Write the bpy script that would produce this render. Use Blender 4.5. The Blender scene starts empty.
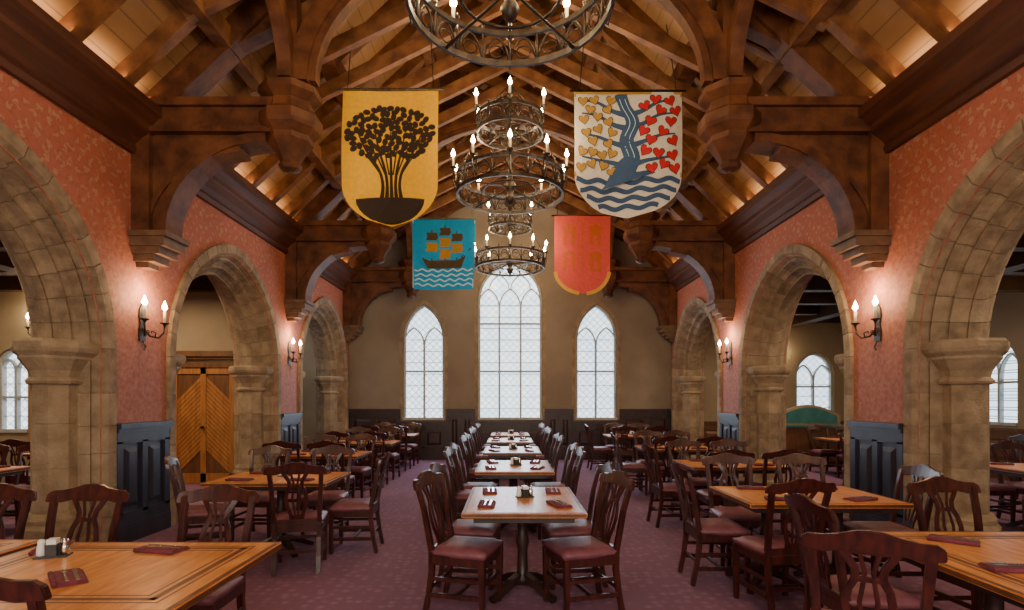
import bpy, bmesh, math, random
from mathutils import Vector, Matrix
random.seed(7)
PI=math.pi
scene=bpy.context.scene
# ---------------------------------------------------------------- materials
def nm(name):
    m=bpy.data.materials.new(name); m.use_nodes=True
    nt=m.node_tree; b=nt.nodes['Principled BSDF']; return m,nt,b
def mat(name,c1,c2=None,scale=6,rough=.5,bump=0.0,stretch=(1,1,1),metal=0,detail=4,coat=0,lo=.35,hi=.65,bscale=None,spec=None):
    m,nt,b=nm(name); c2=c2 or c1
    tc=nt.nodes.new('ShaderNodeTexCoord'); mp=nt.nodes.new('ShaderNodeMapping'); mp.inputs['Scale'].default_value=stretch
    nt.links.new(tc.outputs['Object'],mp.inputs['Vector'])
    n=nt.nodes.new('ShaderNodeTexNoise'); n.inputs['Scale'].default_value=scale; n.inputs['Detail'].default_value=detail
    nt.links.new(mp.outputs[0],n.inputs['Vector'])
    r=nt.nodes.new('ShaderNodeValToRGB'); r.color_ramp.elements[0].position=lo; r.color_ramp.elements[1].position=hi
    r.color_ramp.elements[0].color=(*c1,1); r.color_ramp.elements[1].color=(*c2,1)
    nt.links.new(n.outputs['Fac'],r.inputs['Fac']); nt.links.new(r.outputs[0],b.inputs['Base Color'])
    b.inputs['Roughness'].default_value=rough; b.inputs['Metallic'].default_value=metal
    if spec is not None: b.inputs['Specular IOR Level'].default_value=spec
    if coat: b.inputs['Coat Weight'].default_value=coat; b.inputs['Coat Roughness'].default_value=.15
    if bump:
        n2=n
        if bscale:
            n2=nt.nodes.new('ShaderNodeTexNoise'); n2.inputs['Scale'].default_value=bscale; nt.links.new(mp.outputs[0],n2.inputs['Vector'])
        bp=nt.nodes.new('ShaderNodeBump'); bp.inputs['Strength'].default_value=bump; bp.inputs['Distance'].default_value=.02
        nt.links.new(n2.outputs['Fac'],bp.inputs['Height']); nt.links.new(bp.outputs[0],b.inputs['Normal'])
    return m
def emis(name,c,s):
    m,nt,b=nm(name); b.inputs['Base Color'].default_value=(*c,1)
    b.inputs['Emission Color'].default_value=(*c,1); b.inputs['Emission Strength'].default_value=s; return m
M_chair=mat('mahogany',(.026,.006,.005),(.070,.014,.009),9,.32,stretch=(3,3,.6),coat=.12)
M_seat=mat('mauve_leather',(.16,.048,.065),(.22,.072,.09),12,.5,.1)
M_top=mat('table_oak',(.52,.175,.038),(.72,.31,.080),5,.32,stretch=(6,1,1),coat=.06,spec=.3)
M_top2=mat('table_edge',(.09,.03,.012),(.15,.055,.02),8,.4)
M_base=mat('table_base_dark',(.02,.010,.008),(.04,.016,.012),8,.4)
M_stone=[mat('sandstone_a',(.185,.125,.072),(.300,.215,.130),7,.85,.5,bscale=40),
         mat('sandstone_b',(.220,.152,.090),(.335,.245,.152),5,.85,.5,bscale=35),
         mat('sandstone_c',(.160,.108,.064),(.270,.190,.118),8,.85,.5,bscale=45)]
M_mortar=mat('mortar',(.13,.09,.06),(.17,.125,.08),20,.95)
M_truss=mat('truss_timber',(.055,.016,.005),(.140,.047,.015),4,.58,.25,stretch=(1,1,1),bscale=20,spec=.35)
M_cornice=mat('cornice_timber',(.050,.014,.006),(.090,.026,.010),3,.6,.15,stretch=(1,.3,4),spec=.3)
M_raft=mat('rafter_timber',(.10,.037,.013),(.22,.090,.030),5,.6,.2,spec=.35)
M_cor=mat('corbel_wood',(.11,.055,.028),(.17,.09,.046),8,.6,.2)
M_iron=mat('black_iron',(.03,.022,.016),(.07,.05,.035),15,.45,metal=.6)
M_candle=mat('candle_wax',(.75,.62,.42),(.8,.7,.5),5,.5)
M_bulb=emis('flame_bulb',(1,.78,.42),70)
M_wains=mat('wainscot_navy',(.015,.016,.030),(.028,.029,.050),6,.42,.1,stretch=(1,1,.4))
M_wains2=mat('wainscot_maroon',(.022,.009,.011),(.04,.015,.017),6,.4)
M_frame=mat('window_frame_cream',(.36,.37,.36),(.44,.45,.43),10,.6)
M_plaster=mat('plaster_beige',(.20,.155,.115),(.26,.21,.155),1.2,.85,.3,bscale=30)
M_cream=mat('plaster_cream',(.27,.20,.125),(.34,.26,.165),1.2,.85,.2,bscale=30)
M_pan=mat('oak_panel',(.27,.10,.03),(.40,.165,.052),5,.4,stretch=(4,4,.5))
M_pand=mat('oak_panel_dark',(.10,.04,.015),(.16,.065,.025),5,.45,stretch=(4,4,.5))
M_louv=mat('louver_grey',(.26,.26,.26),(.34,.34,.33),8,.6)
M_napkin=mat('napkin_mauve',(.13,.02,.035),(.18,.032,.05),30,.85,.3)
M_steel=mat('cutlery_steel',(.7,.68,.65),(.75,.73,.7),5,.2,metal=1)
M_white=mat('ceramic_white',(.8,.78,.74),(.85,.83,.8),5,.3)
M_black=mat('caddy_black',(.02,.02,.02),(.03,.03,.03),5,.4)
M_aceil=mat('aisle_ceiling_wood',(.04,.018,.010),(.07,.033,.016),4,.5,stretch=(1,.2,1))
M_teal=mat('counter_teal',(.03,.13,.13),(.05,.18,.17),5,.4)
# roof boards
def boards():
    m,nt,b=nm('roof_boards')
    tc=nt.nodes.new('ShaderNodeTexCoord'); mp=nt.nodes.new('ShaderNodeMapping'); mp.inputs['Scale'].default_value=(1,.3,1)
    nt.links.new(tc.outputs['Object'],mp.inputs[0])
    n=nt.nodes.new('ShaderNodeTexNoise'); n.inputs['Scale'].default_value=5; nt.links.new(mp.outputs[0],n.inputs[0])
    r=nt.nodes.new('ShaderNodeValToRGB'); r.color_ramp.elements[0].color=(.17,.082,.030,1); r.color_ramp.elements[1].color=(.33,.18,.075,1)
    nt.links.new(n.outputs['Fac'],r.inputs[0])
    w=nt.nodes.new('ShaderNodeTexWave'); w.bands_direction='Z'; w.inputs['Scale'].default_value=2.2; w.wave_profile='SAW'
    nt.links.new(tc.outputs['Object'],w.inputs[0])
    r2=nt.nodes.new('ShaderNodeValToRGB'); r2.color_ramp.elements[0].color=(.35,.35,.35,1); r2.color_ramp.elements[1].position=.1; r2.color_ramp.elements[1].color=(1,1,1,1)
    nt.links.new(w.outputs['Fac'],r2.inputs[0])
    mx=nt.nodes.new('ShaderNodeMix'); mx.data_type='RGBA'; mx.blend_type='MULTIPLY'; mx.inputs[0].default_value=1
    nt.links.new(r.outputs[0],mx.inputs[6]); nt.links.new(r2.outputs[0],mx.inputs[7]); nt.links.new(mx.outputs[2],b.inputs['Base Color'])
    b.inputs['Roughness'].default_value=.6
    return m
M_board=boards()
def wallpaper():
    m,nt,b=nm('wallpaper_coral')
    tc=nt.nodes.new('ShaderNodeTexCoord')
    sx=nt.nodes.new('ShaderNodeSeparateXYZ'); nt.links.new(tc.outputs['Object'],sx.inputs[0])
    cx=nt.nodes.new('ShaderNodeCombineXYZ'); nt.links.new(sx.outputs[1],cx.inputs[0]); nt.links.new(sx.outputs[2],cx.inputs[1])
    v=nt.nodes.new('ShaderNodeTexVoronoi'); v.voronoi_dimensions='2D'; v.inputs['Scale'].default_value=8.5; v.inputs['Randomness'].default_value=.45
    mp=nt.nodes.new('ShaderNodeMapping'); mp.inputs['Rotation'].default_value=(0,0,.785)
    nn=nt.nodes.new('ShaderNodeTexNoise'); nn.inputs['Scale'].default_value=18; nt.links.new(cx.outputs[0],nn.inputs['Vector'])
    vm=nt.nodes.new('ShaderNodeMix'); vm.data_type='RGBA'; vm.blend_type='LINEAR_LIGHT'; vm.inputs[0].default_value=.09
    nt.links.new(cx.outputs[0],vm.inputs[6]); nt.links.new(nn.outputs['Color'],vm.inputs[7])
    nt.links.new(vm.outputs[2],mp.inputs[0]); nt.links.new(mp.outputs[0],v.inputs['Vector'])
    r=nt.nodes.new('ShaderNodeValToRGB'); cr=r.color_ramp
    cr.elements[0].position=.10; cr.elements[0].color=(.40,.19,.10,1)
    cr.elements[1].position=.42; cr.elements[1].color=(.36,.085,.042,1)
    e=cr.elements.new(.24); e.color=(.40,.155,.08,1)
    e=cr.elements.new(.30); e.color=(.27,.058,.030,1)
    nt.links.new(v.outputs['Distance'],r.inputs[0])
    n=nt.nodes.new('ShaderNodeTexNoise'); n.inputs['Scale'].default_value=22; nt.links.new(tc.outputs['Object'],n.inputs[0])
    r2=nt.nodes.new('ShaderNodeValToRGB'); r2.color_ramp.elements[0].position=.35; r2.color_ramp.elements[1].position=.65
    r2.color_ramp.elements[0].color=(.27,.095,.07,1); r2.color_ramp.elements[1].color=(.39,.17,.125,1)
    nt.links.new(n.outputs['Fac'],r2.inputs[0])
    mr=nt.nodes.new('ShaderNodeMapRange'); mr.inputs[1].default_value=2.6; mr.inputs[2].default_value=3.8; mr.inputs[3].default_value=.8; mr.inputs[4].default_value=.2  # pinker light on the lower wall painted into the colour, weaker higher up
    nt.links.new(sx.outputs[2],mr.inputs[0])
    mx=nt.nodes.new('ShaderNodeMix'); mx.data_type='RGBA'; nt.links.new(mr.outputs[0],mx.inputs[0])
    nt.links.new(r.outputs[0],mx.inputs[6]); nt.links.new(r2.outputs[0],mx.inputs[7]); nt.links.new(mx.outputs[2],b.inputs['Base Color'])
    b.inputs['Roughness'].default_value=.75
    return m
M_wall=wallpaper()
def carpet():
    m,nt,b=nm('carpet_plum')
    tc=nt.nodes.new('ShaderNodeTexCoord')
    v=nt.nodes.new('ShaderNodeTexVoronoi'); v.inputs['Scale'].default_value=11; v.inputs['Randomness'].default_value=.5
    nt.links.new(tc.outputs['Object'],v.inputs['Vector'])
    r=nt.nodes.new('ShaderNodeValToRGB'); r.color_ramp.elements[0].position=.1; r.color_ramp.elements[1].position=.45
    r.color_ramp.elements[0].color=(.27,.135,.225,1); r.color_ramp.elements[1].color=(.195,.085,.150,1)
    nt.links.new(v.outputs['Distance'],r.inputs[0])
    n=nt.nodes.new('ShaderNodeTexNoise'); n.inputs['Scale'].default_value=120; nt.links.new(tc.outputs['Object'],n.inputs[0])
    mx=nt.nodes.new('ShaderNodeMix'); mx.data_type='RGBA'; mx.blend_type='OVERLAY'; mx.inputs[0].default_value=.6
    nt.links.new(r.outputs[0],mx.inputs[6]); nt.links.new(n.outputs['Fac'],mx.inputs[7]); nt.links.new(mx.outputs[2],b.inputs['Base Color'])
    b.inputs['Roughness'].default_value=.95
    bp=nt.nodes.new('ShaderNodeBump'); bp.inputs['Strength'].default_value=.4; bp.inputs['Distance'].default_value=.01
    nt.links.new(n.outputs['Fac'],bp.inputs['Height']); nt.links.new(bp.outputs[0],b.inputs['Normal'])
    return m
M_carpet=carpet()
def glass(name,s):
    m,nt,b=nm(name)
    tc=nt.nodes.new('ShaderNodeTexCoord'); sx=nt.nodes.new('ShaderNodeSeparateXYZ'); cx=nt.nodes.new('ShaderNodeCombineXYZ')
    nt.links.new(tc.outputs['Object'],sx.inputs[0]); nt.links.new(sx.outputs[0],cx.inputs[0]); nt.links.new(sx.outputs[2],cx.inputs[1])
    mp=nt.nodes.new('ShaderNodeMapping'); mp.inputs['Rotation'].default_value=(0,0,PI/4); nt.links.new(cx.outputs[0],mp.inputs[0])
    br=nt.nodes.new('ShaderNodeTexBrick'); br.offset=0; br.inputs['Scale'].default_value=1
    br.inputs['Brick Width'].default_value=.13; br.inputs['Row Height'].default_value=.13; br.inputs['Mortar Size'].default_value=.008
    br.inputs['Color1'].default_value=(.62,.82,.98,1); br.inputs['Color2'].default_value=(.84,.93,1,1); br.inputs['Mortar'].default_value=(.20,.26,.32,1)
    nt.links.new(mp.outputs[0],br.inputs[0])
    nt.links.new(br.outputs[0],b.inputs['Emission Color']); b.inputs['Emission Strength'].default_value=s
    nt.links.new(br.outputs[0],b.inputs['Base Color']); b.inputs['Roughness'].default_value=.2
    return m
M_glass=glass('leaded_glass_daylight',2.3)
# ---------------------------------------------------------------- mesh builder
class MB:
    def __init__(s): s.v=[];s.f=[];s.m=[];s.s=[]
    def add(s,vs,fs,mi=0,sm=False,M=None):
        o=len(s.v)
        for p in vs:
            p=Vector(p); s.v.append(M@p if M is not None else p)
        for f in fs: s.f.append([i+o for i in f]); s.m.append(mi); s.s.append(sm)
    def box(s,x0,x1,y0,y1,z0,z1,mi=0,M=None):
        vs=[(x,y,z) for z in(z0,z1) for y in(y0,y1) for x in(x0,x1)]
        s.add(vs,[(0,2,3,1),(4,5,7,6),(0,1,5,4),(2,6,7,3),(0,4,6,2),(1,3,7,5)],mi,M=M)
    def beam(s,p0,p1,w,h,mi=0,side=(0,1,0),M=None):
        s.sweep([p0,p1],w,h,mi,side,M)
    def sweep(s,path,w,h,mi=0,side=(0,1,0),M=None,sm=False):
        path=[Vector(p) for p in path]; sd=Vector(side).normalized(); vs=[]; n=len(path)
        for i,p in enumerate(path):
            t=(path[min(i+1,n-1)]-path[max(i-1,0)]).normalized()
            nn=t.cross(sd).normalized(); s2=nn.cross(t).normalized()
            ww=w[i] if isinstance(w,(list,tuple)) else w; hh=h[i] if isinstance(h,(list,tuple)) else h
            for a,b in((-1,-1),(1,-1),(1,1),(-1,1)): vs.append(p+s2*a*ww/2+nn*b*hh/2)
        fs=[(0,1,2,3),tuple(4*(n-1)+k for k in(3,2,1,0))]
        for i in range(n-1):
            for k in range(4):
                a=4*i+k;b=4*i+(k+1)%4; fs.append((a,a+4,b+4,b))
        s.add(vs,fs,mi,sm,M)
    def tube(s,path,r,seg=6,mi=0,M=None,closed=False):
        path=[Vector(p) for p in path]; n=len(path); vs=[]
        up=Vector((0,0,1))
        for i,p in enumerate(path):
            if closed: t=(path[(i+1)%n]-path[i-1]).normalized()
            else: t=(path[min(i+1,n-1)]-path[max(i-1,0)]).normalized()
            u=up if abs(t.dot(up))<.95 else Vector((1,0.01,0))
            a=t.cross(u).normalized(); b=a.cross(t).normalized()
            rr=r[i] if isinstance(r,(list,tuple)) else r
            for k in range(seg):
                an=2*PI*k/seg; vs.append(p+a*math.cos(an)*rr+b*math.sin(an)*rr)
        fs=[]
        for i in range(n if closed else n-1):
            j=(i+1)%n
            for k in range(seg):
                k2=(k+1)%seg; fs.append((i*seg+k,i*seg+k2,j*seg+k2,j*seg+k))
        if not closed: fs+= [tuple(range(seg)),tuple((n-1)*seg+k for k in range(seg))]
        s.add(vs,fs,mi,True,M)
    def lathe(s,prof,seg=16,mi=0,M=None,sm=True,ph=0):
        vs=[];n=len(prof)
        for r,z in prof:
            for k in range(seg):
                a=2*PI*k/seg+ph; vs.append((r*math.cos(a),r*math.sin(a),z))
        fs=[tuple(range(seg)),tuple((n-1)*seg+k for k in range(seg))]
        for i in range(n-1):
            for k in range(seg):
                k2=(k+1)%seg; fs.append((i*seg+k,i*seg+k2,(i+1)*seg+k2,(i+1)*seg+k))
        s.add(vs,fs,mi,sm,M)
    def prism(s,poly,fn,d0,d1,mi=0):
        n=len(poly); vs=[fn(a,b,d0) for a,b in poly]+[fn(a,b,d1) for a,b in poly]
        fs=[tuple(range(n)),tuple(range(2*n-1,n-1,-1))]+[(i,(i+1)%n,(i+1)%n+n,i+n) for i in range(n)]
        s.add(vs,fs,mi)
    def mesh(s,name,mats,recalc=True,bev=0):
        me=bpy.data.meshes.new(name); me.from_pydata([tuple(p) for p in s.v],[],s.f)
        for m in mats: me.materials.append(m)
        for p,mi,sm in zip(me.polygons,s.m,s.s): p.material_index=mi; p.use_smooth=sm
        if recalc or bev:
            bm=bmesh.new(); bm.from_mesh(me)
            bmesh.ops.recalc_face_normals(bm,faces=bm.faces)
            if bev:
                ed=[e for e in bm.edges if len(e.link_faces)==2 and e.calc_face_angle(0)>.6]
                bmesh.ops.bevel(bm,geom=ed,offset=bev,segments=2,affect='EDGES',clamp_overlap=True)
            bm.to_mesh(me); bm.free()
        return me
    def obj(s,name,mats,loc=(0,0,0),rot=0,recalc=True,bev=0):
        return inst(s.mesh(name,mats,recalc,bev),name,loc,rot)
def inst(me,name,loc=(0,0,0),rot=0):
    o=bpy.data.objects.new(name,me); o.location=loc; o.rotation_euler=(0,0,rot)
    scene.collection.objects.link(o); return o
# ---------------------------------------------------------------- dims
HW=4.2; WT=.7; YB=14.6; YF=-3.0; AC=[0.0,4.25,8.5,12.75]; SPR=2.08; CC=.15
TR=[2.12,6.38,10.63,14.25]; RID=8.8; SL=.9425; AX=9.7
def roofz(x): return RID-SL*abs(x)
def arc(a,c,n):
    R=a+c; ta=math.acos(-c/R); L=[]
    for i in range(n+1):
        t=PI-(PI-ta)*i/n; L.append((c+R*math.cos(t),R*math.sin(t)))
    return L+[(-x,z) for x,z in L[-2::-1]]
def wall_open(mb,fn,u0,u1,v0,topf,ops,d0,d1,mi=0,n=12):
    cur=u0
    def seg(a,b,la,lb):
        mb.prism([(a,la),(b,lb),(b,topf(b)),(a,topf(a))],fn,d0,d1,mi)
    for uc,a,sill,spr,c in ops:
        if uc-a>cur: seg(cur,uc-a,v0,v0)
        if sill>v0: mb.prism([(uc-a,v0),(uc+a,v0),(uc+a,sill),(uc-a,sill)],fn,d0,d1,mi)
        P=arc(a,c,n)
        for (x0,z0),(x1,z1) in zip(P[:-1],P[1:]): seg(uc+x0,uc+x1,spr+z0,spr+z1)
        cur=uc+a
    if cur<u1: seg(cur,u1,v0,v0)
# ---------------------------------------------------------------- side walls
def symm(half): return half+[(r,.70-w) for r,w in half[::-1]]
PROF_J=symm([(1.66,-.05),(1.54,-.05),(1.50,.01),(1.47,.08),(1.43,.06),(1.41,.15),(1.36,.19),(1.35,.23)])
PROF_A=symm([(1.66,-.05),(1.54,-.05),(1.50,.01),(1.47,.08),(1.43,.06),(1.40,.15),(1.36,.19),(1.32,.16),(1.30,.24),(1.26,.29),(1.23,.28),(1.22,.33)])
def stone_arch(mb,fn,uc):
    def ring(prof,s0,s1,sg,mi,dr=0,sub=2):
        secs=[]
        for k in range(sub+1):
            sp=s0+(s1-s0)*k/sub; sec=[]
            for r,w in prof:
                R=r+dr+CC; ta=math.acos(-CC/R); t=PI-(PI-ta)*sp
                sec.append(fn(uc+sg*(CC+R*math.cos(t)),SPR+R*math.sin(t),w))
            secs.append(sec)
        loft(secs,mi)
    def loft(secs,mi):
        n=len(secs[0]); vs=[p for s in secs for p in s]; fs=[tuple(range(n)),tuple((len(secs)-1)*n+k for k in range(n))]
        for i in range(len(secs)-1):
            for k in range(n):
                k2=(k+1)%n; fs.append((i*n+k,i*n+k2,(i+1)*n+k2,(i+1)*n+k))
        mb.add(vs,fs,mi)
    def core(P): return [((r+.008) if r<1.6 else r-.008,(w+.008) if w<.35 else w-.008) for r,w in P]
    NV=9
    for sg in(1,-1):
        ring(core(PROF_A),0,1,sg,4,0,14)
        for i in range(NV):
            g=.0025
            ring(PROF_A,i/NV+g,(i+1)/NV-(g if i<NV-1 else 0),sg,random.choice([1,2,3]))
        loft([[fn(uc-sg*r,v,w) for r,w in core(PROF_J)] for v in(0,SPR)],4)
        v=0; hs=[.34,.30,.36,.28,.34,.46]
        for h in hs:
            loft([[fn(uc-sg*r,vv,w) for r,w in PROF_J] for vv in(v+.003,min(v+h,SPR)-.003)],random.choice([1,2,3])); v+=h
        base=Vector(fn(uc-sg*1.36,0,.35)); Mx=Matrix.Translation(base)
        mb.lathe([(.33,0),(.33,.14),(.30,.18),(.30,.30),(.27,.34),(.27,.38),(.225,.44)],8,1,Mx,False,PI/8)
        for k in range(3):
            mb.lathe([(.205,.44+.44*k),(.205,.44+.44*(k+1)-.004)],8,random.choice([1,2,3]),Mx,False,PI/8)
        mb.lathe([(.198,.40),(.198,1.8)],8,4,Mx,False,PI/8)
        mb.lathe([(.205,1.70),(.24,1.71),(.25,1.735),(.235,1.76),(.215,1.775),(.23,1.84),(.29,1.93),(.31,1.955),(.31,1.98),(.35,2.02),(.365,2.06),(.365,2.11),(.34,2.14)],8,2,Mx,False,PI/8)
def fnL(u,v,w): return (-HW-w,u,v)
def fnR(u,v,w): return (HW+w,u,v)
def wainscot(mb,fn,u0,u1,top,np,mi=0,d=.05):
    def bx(a,b,c,e,w0,w1,m=mi): mb.prism([(a,c),(b,c),(b,e),(a,e)],fn,w0,w1,m)
    bx(u0,u1,0,top,-d*.4,-.001)
    bx(u0,u1,0,.2,-d*1.3,-.001); bx(u0,u1,.2,.23,-d*1.1,-.001)
    bx(u0,u1,top-.06,top,-d*1.9,-.001); bx(u0,u1,top-.1,top-.06,-d*1.4,-.001)
    bx(u0,u1,top-.22,top-.1,-d,-.001); bx(u0,u1,.23,.33,-d,-.001)
    W=(u1-u0)
    st=.09
    for i in range(np+1):
        c=u0+st/2+(W-st)*i/np; bx(c-st/2,c+st/2,.3,top-.2,-d,-.001)
    for i in range(np):
        a=u0+st+(W-st)*i/np; b=u0+(W-st)*(i+1)/np
        for z0,z1 in((.33,top-.22),):
            e=.05
            p0=[fn(a+e,z0+e,-d*.4),fn(b-e,z0+e,-d*.4),fn(b-e,z1-e,-d*.4),fn(a+e,z1-e,-d*.4)]
            e2=.10
            p1=[fn(a+e2,z0+e2,-d*.95),fn(b-e2,z0+e2,-d*.95),fn(b-e2,z1-e2,-d*.95),fn(a+e2,z1-e2,-d*.95)]
            mb.add(p0+p1,[(0,1,5,4),(1,2,6,5),(2,3,7,6),(3,0,4,7),(4,5,6,7)],mi)
for nmx,fn in(('wall_left',fnL),('wall_right',fnR)):
    mb=MB()
    wall_open(mb,fn,YF,YB,0,lambda u:4.9,[(c,1.5,0,SPR,CC) for c in AC],0,WT)
    for c in AC: stone_arch(mb,fn,c)
    mb.obj(nmx,[M_wall]+M_stone+[M_mortar])
    mb=MB()
    for a,b in((1.67,2.58),(5.92,6.83),(10.17,11.08)): wainscot(mb,fn,a,b,1.3,2)
    wainscot(mb,fn,14.42,14.58,1.3,1)
    wainscot(mb,fn,-2.98,-1.67,1.3,2)
    mb.obj('trim_wainscot_'+nmx[5:],[M_wains])
    mb=MB()
    pr=[(0,4.28),(-.05,4.28),(-.07,4.34),(-.05,4.38),(-.11,4.44),(-.20,4.50),(-.22,4.52),(-.22,4.58),(-.30,4.66),(-.34,4.68),(-.34,4.78),(-.30,4.80),(0,4.80)]
    n=len(pr); vs=[fn(y,z,w) for y in(YF,YB) for w,z in pr]
    mb.add(vs,[tuple(range(n)),tuple(range(2*n-1,n-1,-1))]+[(i,(i+1)%n,(i+1)%n+n,i+n) for i in range(n)],0)
    mb.obj('trim_cornice_'+nmx[5:],[M_cornice])
# floor
mb=MB(); mb.box(-AX-.3,AX+.3,YF-.3,YB+.3,-.1,0); mb.obj('floor',[M_carpet])
# back wall
def fnB(u,v,w): return (u,YB+w,v)
WIN=[(-2.25,.54,1.03,3.15,.5),(0,.84,1.03,4.15,.18),(2.25,.54,1.03,3.15,.5)]
mb=MB(); wall_open(mb,fnB,-HW-WT,HW+WT,0,lambda u:roofz(u)+.25,WIN,0,.35)
mb.obj('wall_back',[M_plaster])
def fnF(u,v,w): return (u,YF-w,v)
mb=MB(); wall_open(mb,fnF,-HW-WT,HW+WT,0,lambda u:roofz(u)+.25,WIN,0,.35); mb.obj('wall_front',[M_plaster])
mb=MB()
for a,b in((-4.18,-2.85),(-1.65,-.90),(.90,1.65),(2.85,4.18)): wainscot(mb,fnB,a,b,1.32,2)
for a,b in((-2.85,-1.65),(-.9,.9),(1.65,2.85)): wainscot(mb,fnB,a,b,1.0,2)
mb.obj('trim_wainscot_back',[M_wains2])
def arc_strip(mb,fn,uc,a,c,spr,w,d0,d1,mi,sill=None,n=14):
    P=[(uc+x,spr+z) for x,z in arc(a,c,n)]; Q=[(uc+x,spr+z) for x,z in arc(a-w,c,n)]
    if sill is not None: P=[(uc-a,sill)]+P+[(uc+a,sill)]; Q=[(uc-a+w,sill)]+Q+[(uc+a-w,sill)]
    for i in range(len(P)-1): mb.prism([P[i],P[i+1],Q[i+1],Q[i]],fn,d0,d1,mi)
def window(name,fn,uc,a,sill,spr,c,lights,trans,trac=True):
    mb=MB(); e=.005
    P=[(uc-a+.02,sill)]+[(uc+x*(a-.02)/a,spr+z*(a-.02)/a) for x,z in arc(a,c,12)]+[(uc+a-.02,sill)]
    mb.add([fn(p,q,.16) for p,q in P],[tuple(range(len(P)))],1)
    arc_strip(mb,fn,uc,a-e,c,spr,.055,.05,.2,0,sill)
    mb.prism([(uc-a,sill),(uc+a,sill),(uc+a,sill+.06),(uc-a,sill+.06)],fn,-.04,.2,0)
    lw=2*a/lights
    ls=spr-.12
    for i in range(1,lights):
        u=uc-a+lw*i
        mb.prism([(u-.024,sill),(u+.024,sill),(u+.024,ls+.1),(u-.024,ls+.1)],fn,.07,.19,0)
    for z in trans: mb.prism([(uc-a,z-.022),(uc+a,z-.022),(uc+a,z+.022),(uc-a,z+.022)],fn,.08,.18,0)
    hl=lw/2
    for i in range(lights):
        arc_strip(mb,fn,uc-a+lw*(i+.5),hl,hl*.8,ls,.03,.08,.18,0,None,6)
    if lights>2:
        for sx in(-1,1):
            arc_strip(mb,fn,uc+sx*lw*.5,lw*.48,.15,ls+.42,.025,.08,.18,0,None,6)
    z=sill+.3
    while z<spr:
        mb.prism([(uc-a,z-.006),(uc+a,z-.006),(uc+a,z+.006),(uc-a,z+.006)],fn,.1,.17,0); z+=.3
    return mb.obj(name,[M_frame,M_glass])
for i,(uc,a,si,sp,c) in enumerate(WIN):
    window('window_%d'%(i+1),fnB,uc,a,si,sp,c,3 if i==1 else 2,[3.55,2.3] if i==1 else [2.3])
    window('window_%d'%(i+4),fnF,uc,a,si,sp,c,3 if i==1 else 2,[3.55,2.3] if i==1 else [2.3])  # added glowing windows behind the camera, for fill light
mb=MB()
for uc,a,si,sp,c in WIN: arc_strip(mb,fnB,uc,a+.09,c,sp,.09,-.02,.02,0,si)
mb.obj('trim_window_surround',[M_stone[1]])
# ---------------------------------------------------------------- aisles
mb=MB()
wall_open(mb,fnB,HW+WT,AX,0,lambda u:3.8,[(7.95,.5,1.05,2.2,.1)],0,.35); mb.obj('wall_back_right_aisle',[M_cream])
window('window_7',fnB,7.95,.5,1.05,2.2,.1,2,[1.9])
mb=MB(); mb.box(HW+WT,AX,YF-.3,YF,0,3.8); mb.obj('wall_front_right_aisle',[M_cream])
mb=MB(); mb.box(-AX,-HW-WT,YF-.3,YF,0,3.8); mb.obj('wall_front_left_aisle',[M_cream])
fnRA=lambda u,v,w:(AX+w,u,v)
mb=MB(); wall_open(mb,fnRA,YF,YB,0,lambda u:3.8,[(3.2,.5,1.05,2.2,.1),(7.2,.5,1.05,2.2,.1),(11.2,.5,1.05,2.2,.1)],0,.3); mb.obj('wall_right_aisle',[M_cream])
mb=MB(); mb.box(-AX-.3,-AX,YF,YB,0,3.8); mb.obj('wall_left_aisle',[M_cream])
for k,u in enumerate((3.2,7.2,11.2)): window('window_%d'%(k+8),fnRA,u,.5,1.05,2.2,.1,2,[1.9])
mb=MB(); wainscot(mb,fnRA,YF+.1,YB-.1,1.0,18); 
wainscot(mb,fnB,HW+WT+.05,AX-.05,1.0,5); mb.obj('trim_wainscot_right_aisle',[M_pand])
PY=10.35
fnP=lambda u,v,w:(u,PY+w,v)
mb=MB(); wall_open(mb,fnP,-AX,-HW-WT,0,lambda u:3.8,[(-9.2,.3,.95,2.2,0)],0,.2)
mb.obj('wall_partition',[M_cream])
mb=MB()
def bx(a,b,c,e,w0,w1,m=0): mb.prism([(a,c),(b,c),(b,e),(a,e)],fnP,w0,w1,m)
wainscot(mb,fnP,-8.85,-6.36,2.35,6,0)
bx(-8.9,-4.95,2.35,2.45,-.12,-.002,1); bx(-8.9,-4.95,2.30,2.35,-.08,-.002,1)
mb.obj('trim_oak_panelling',[M_pan,M_pand])
window('window_11',fnP,-9.2,.3,.95,2.2,0,2,[1.6])
def door(name,u0,u1,h):
    mb=MB()
    def b(a,bb,c,e,w0,w1,m=0): mb.prism([(a,c),(bb,c),(bb,e),(a,e)],fnP,w0,w1,m)
    b(u0-.1,u0,0.005,h+.1,-.08,-.004,1); b(u1,u1+.1,0.005,h+.1,-.08,-.004,1); b(u0,u1,h,h+.1,-.08,-.004,1)
    b(u0,u1,.01,h,-.03,-.004,1)
    um=(u0+u1)/2
    for a,c in((u0,u0+.1),(u1-.1,u1),(um-.05,um+.05)): b(a,c,.01,h,-.055,-.03,0)
    for a,c in((.01,.2),(h-.12,h)): b(u0,u1,a,c,-.055,-.03,0)
    for (a,c,sg) in((u0+.1,um-.05,1),(um+.05,u1-.1,-1)):
        w=c-a; z=.2
        while z+w*1.0+.09<h-.1:
            za,zb=(z,z+w) if sg>0 else (z+w,z)
            mb.prism([(a,za),(c,zb),(c,zb+.075),(a,za+.075)],fnP,-.045,-.03,0); z+=.085
    mb.lathe([(.02,0),(.03,.02),(.03,.05),(.01,.06)],10,2,Matrix.Translation(fnP(um+.0,1.05,-.055))@Matrix.Rotation(PI/2,4,'X'))
    return mb.obj(name,[M_pan,M_pand,M_iron])
door('door_1',-6.22,-5.06,2.15)
mb=MB()
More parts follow.
